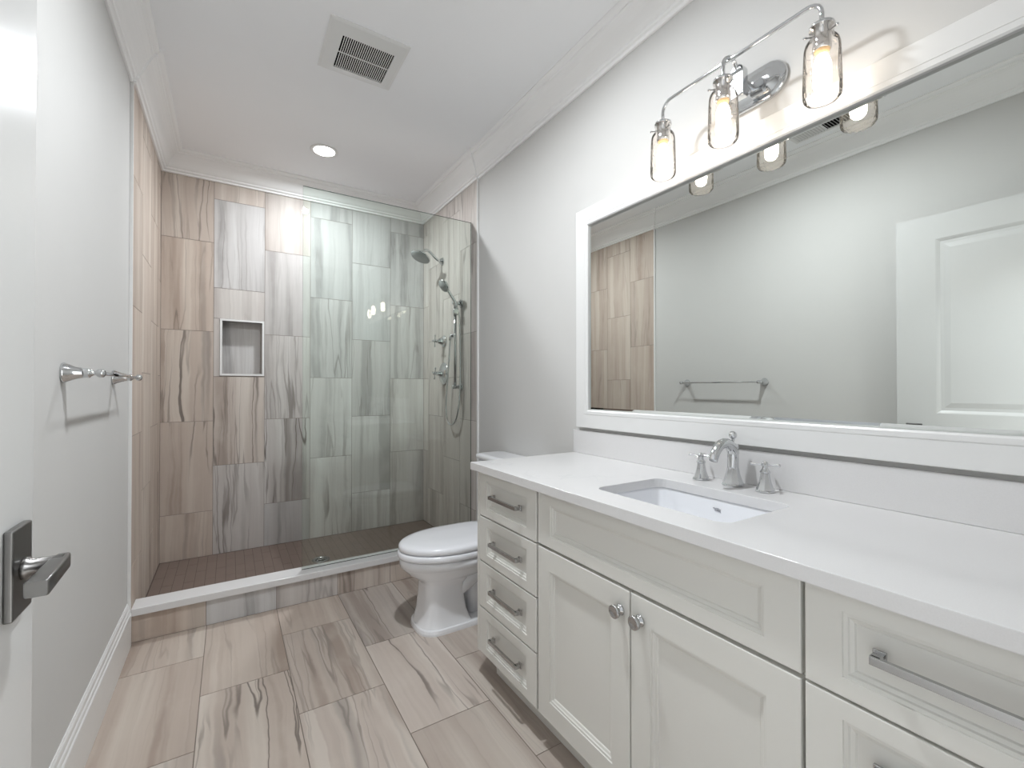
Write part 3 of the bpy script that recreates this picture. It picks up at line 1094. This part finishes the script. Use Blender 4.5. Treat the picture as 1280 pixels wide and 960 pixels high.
# ------------------------------------------------------------------ towel bar
tb = thing('towel_bar', (XLP, 2.04, 1.233), 'short chrome towel bar with flared posts on the left wall', 'towel bar')
tz = 1.233
for yy in (1.727, 2.362):
    p = MB()
    p.lathe([(.0285, 0), (.0290, .003), (.0275, .007), (.0235, .015), (.0180, .028), (.0145, .042), (.0130, .052), (.0138, .054), (.0138, .057), (.009, .061), (.0065, .066), (.0065, .070), (.011, .074), (.0128, .080), (.0118, .087), (.007, .0915), (0, .0925)], (XLP, yy, tz), (1, 0, 0), 12, smooth=True)
    p.build('post', M['chrome'], tb)
MB().cyl((XLP + .080, 1.727, tz), (XLP + .080, 2.362, tz), .0055).build('rod', M['chrome'], tb)

# ------------------------------------------------------------------ door leaf standing open by the left wall
DXF = -.245
dy0, dy1, dz0, dz1 = -.002, .9353, .010, 2.083
door = MB()


def dface(x, sgn):
    """One moulded face with two recessed raised panels; sgn = +1 looks to +x."""
    ys = [dy0, dy0 + .160, dy1 - .160, dy1]
    zs = [dz0, .25, .88, 1.060, 1.957, dz1]
    for i in range(3):
        for j in range(5):
            y0, y1, z0, z1 = ys[i], ys[i + 1], zs[j], zs[j + 1]
            if i == 1 and j in (1, 3):
                def R(o, d):
                    return [(x - sgn * d, y0 + o, z0 + o), (x - sgn * d, y1 - o, z0 + o), (x - sgn * d, y1 - o, z1 - o), (x - sgn * d, y0 + o, z1 - o)]
                door.loft([R(0, 0), R(.006, .0025), (R(.016, .008)), R(.030, .0075), R(.055, .002)], False, True, False)
            else:
                door.add([(x, y0, z0), (x, y1, z0), (x, y1, z1), (x, y0, z1)], [(0, 1, 2, 3)])


dface(DXF, 1)
dface(DXF - .035, -1)
for (ya, yb, za, zb) in ((dy0, dy1, dz0, dz0), (dy0, dy1, dz1, dz1)):
    door.add([(DXF, ya, za), (DXF, yb, za), (DXF - .035, yb, za), (DXF - .035, ya, za)], [(0, 1, 2, 3)])
for yy in (dy0, dy1):
    door.add([(DXF, yy, dz0), (DXF, yy, dz1), (DXF - .035, yy, dz1), (DXF - .035, yy, dz0)], [(0, 1, 2, 3)])
dob = door.build('door_1', M['door'])
struct(dob, 'white panelled door standing open beside the left wall')
# lever set
ro = MB().box(DXF, DXF + .010, .830, .896, .887, 1.005).build('lever_plate', M['gun'], dob, bevel=.0025)
lv = MB()
lz = .9465
lv.lathe([(.0150, 0), (.0150, .006), (.0115, .009), (.0115, .040)], (DXF + .009, .863, lz), (1, 0, 0), 24)
loops = []
for (y, x0, x1, h) in ((.884, -.203, -.196, .006), (.880, -.207, -.192, .0088), (.868, -.2095, -.1895, .0096), (.84, -.2095, -.1885, .0098), (.80, -.209, -.187, .0100), (.768, -.209, -.186, .0102), (.765, -.2075, -.1875, .0092)):
    r = .003
    loops.append([(x, y, z) for x, z in rrect((x0 + x1) / 2, lz, (x1 - x0) / 2, h, r, 3)])
lv.loft(loops, True, True, True)
lv.build('lever', M['gun'], dob, bevel=0)
bk = MB().box(DXF - .045, DXF - .035, .830, .896, .887, 1.005).build('lever_plate', M['gun'], dob, bevel=.0025)
lv2 = MB()
lv2.lathe([(.0150, 0), (.0150, .006), (.0115, .009), (.0115, .040)], (DXF - .044, .863, lz), (-1, 0, 0), 24)
lv2.box(DXF - .095, DXF - .075, .765, .882, lz - .0095, lz + .0095)
lv2.build('lever', M['gun'], dob, bevel=.003)
lt = MB().box(DXF - .030, DXF - .005, dy1 - .0005, dy1 + .0012, lz - .03, lz + .03).build('latch_plate', M['gun'], dob)

# ------------------------------------------------------------------ shower fittings on the right wall
sh = thing('overhead_shower', (XR, 3.283, 2.193), 'round chrome rain shower head on a curved wall arm', 'shower head')
ar = MB()
ar.tube(smooth_pts([(XR - .005, 3.28, 2.193), (1.385, 3.279, 2.196), (1.352, 3.277, 2.216), (1.322, 3.275, 2.243), (1.293, 3.273, 2.256), (1.266, 3.271, 2.250), (1.247, 3.27, 2.232)], 6), .0105, 16)
ar.build('arm', M['chrome'], sh)
MB().lathe([(.030, 0), (.031, .004), (.027, .010), (.019, .018), (.014, .026)], (XR, 3.28, 2.193), (-1, 0, 0), 28).build('flange', M['chrome'], sh)
hd = Vector((-.42, -.10, -.90)).normalized()
hb = Vector((1.250, 3.27, 2.236))
hm = MB()
hm.lathe([(.012, -.002), (.017, .006), (.018, .014), (.024, .020), (.050, .028), (.072, .034), (.078, .040), (.078, .046), (.074, .0485)], hb, hd, 40, cap1=False)
hm.build('spray_head', M['chrome'], sh)
fc = MB()
fc.lathe([(.0745, .0470), (.0735, .0500), (0, .0505)], hb, hd, 40)
fc.build('spray_face', M['rubber'], sh)

sl_ = thing('slide_bar', (XR, 2.945, 1.5), 'tall thin chrome slide bar for the hand shower on the right shower wall', 'rail')
bx, by = 1.374, 2.945
MB().cyl((bx, by, 1.185), (bx, by, 1.815), .0105).build('rail', M['chrome'], sl_)
for z in (1.198, 1.806):
    p = MB()
    p.lathe([(.030, 0), (.031, .004), (.027, .009), (.017, .016), (.0135, .028), (.0135, .060), (.015, .064), (.010, .068)], (XR, by, z), (-1, 0, 0), 24)
    p.build('bracket', M['chrome'], sl_)
p = MB()
p.lathe([(.0165, -.022), (.018, -.018), (.018, .018), (.0165, .022)], (bx, by, 1.738), n=24)
p.lathe([(.010, .012), (.010, .030), (.020, .033), (.020, .046), (.017, .048)], (bx, by, 1.738), (-.25, -.95, 0), 24)
p.build('slider', M['chrome'], sl_)

hs = thing('hand_shower', (1.33, 2.945, 1.85), 'chrome hand shower with hanging hose held at the top of the slide bar', 'hand shower')
hp = MB()
hp.tube(smooth_pts([(1.372, 2.920, 1.775), (1.358, 2.921, 1.812), (1.336, 2.927, 1.848), (1.314, 2.93, 1.882), (1.292, 2.933, 1.910)], 5), .011, 16, radii=None)
hp.build('handle', M['chrome'], hs)
hd2 = Vector((-.80, -.10, -.58)).normalized()
p = MB()
p.lathe([(.014, -.022), (.030, -.012), (.044, .0), (.048, .010), (.047, .016), (.044, .018)], (1.289, 2.934, 1.921), hd2, 30, cap1=False)
p.build('spray_head', M['chrome'], hs)
MB().lathe([(.0445, .0165), (.043, .019), (0, .0195)], (1.289, 2.934, 1.921), hd2, 30).build('spray_face', M['rubber'], hs)
ho = MB()
ho.tube(smooth_pts([(1.385, 3.055, 1.560), (1.381, 3.054, 1.50), (1.378, 3.070, 1.35), (1.378, 3.100, 1.18), (1.378, 3.114, 1.04), (1.378, 3.090, .950), (1.380, 3.035, .920), (1.382, 2.965, .945), (1.386, 2.922, 1.03), (1.394, 2.908, 1.18),
                    (1.398, 2.912, 1.35), (1.398, 2.916, 1.55), (1.392, 2.917, 1.70), (1.373, 2.920, 1.778)], 8), .0062, 12)
ho.build('hose', M['chrome'], hs)
el = MB()
el.lathe([(.024, 0), (.025, .004), (.019, .010), (.012, .014), (.012, .034)], (XR, 3.055, 1.580), (-1, 0, 0), 24)
el.tube([(1.388, 3.055, 1.580), (1.385, 3.055, 1.566), (1.385, 3.055, 1.545)], .011, 16)
el.build('wall_elbow', M['chrome'], hs)


def valve(y, z, r, label, lever):
    t = thing('shower_valve', (XR, y, z), label, 'valve', 'shower valves')
    p = MB()
    p.lathe([(r, 0), (r + .002, .002), (r + .002, .006), (r - .003, .010), (r * .82, .0125), (r * .70, .013), (r * .62, .018), (r * .48, .024), (.028, .028)], (XR, y, z), (-1, 0, 0), 36)
    p.build('escutcheon', M['chrome'], t)
    h = MB()
    h.lathe([(.030, .020), (.0285, .030), (.023, .040), (.0175, .050), (.0135, .060), (.0150, .063), (.0150, .067), (.009, .072), (.0075, .078), (.0105, .084), (.011, .090), (.006, .095), (0, .096)], (XR, y, z), (-1, 0, 0), 20)
    for k in range(4):
        a = PI / 2 * k + (.25 if lever else .1)
        h.lathe([(.0045, .005), (.0036, .018), (.0042, .030), (.0060, .040), (.006, .046), (.003, .049)], (XR - .078, y, z), (0, math.cos(a), math.sin(a)), 12)
    h.build('valve_handle', M['chrome'], t)
    return t


valve(3.245, 1.556, .045, 'small chrome diverter valve with cross handle, upper of the two shower valves', False)
valve(3.245, 1.304, .085, 'large round chrome mixer valve with cross handle, lower of the two shower valves', True)

# ------------------------------------------------------------------ added fill light in the unseen hall, brightens the bathroom
hl = bpy.data.lights.new('hall_fill_light', 'AREA')
hl.shape = 'RECTANGLE'
hl.size, hl.size_y = 0.5, 1.0
hl.energy = HALL_FILL_W
hl.color = (.93, .97, 1.0)
hlo = bpy.data.objects.new('hall_fill_light', hl)
C.objects.link(hlo)
hlo.location = (1.7, -1.0, ZC - .03)
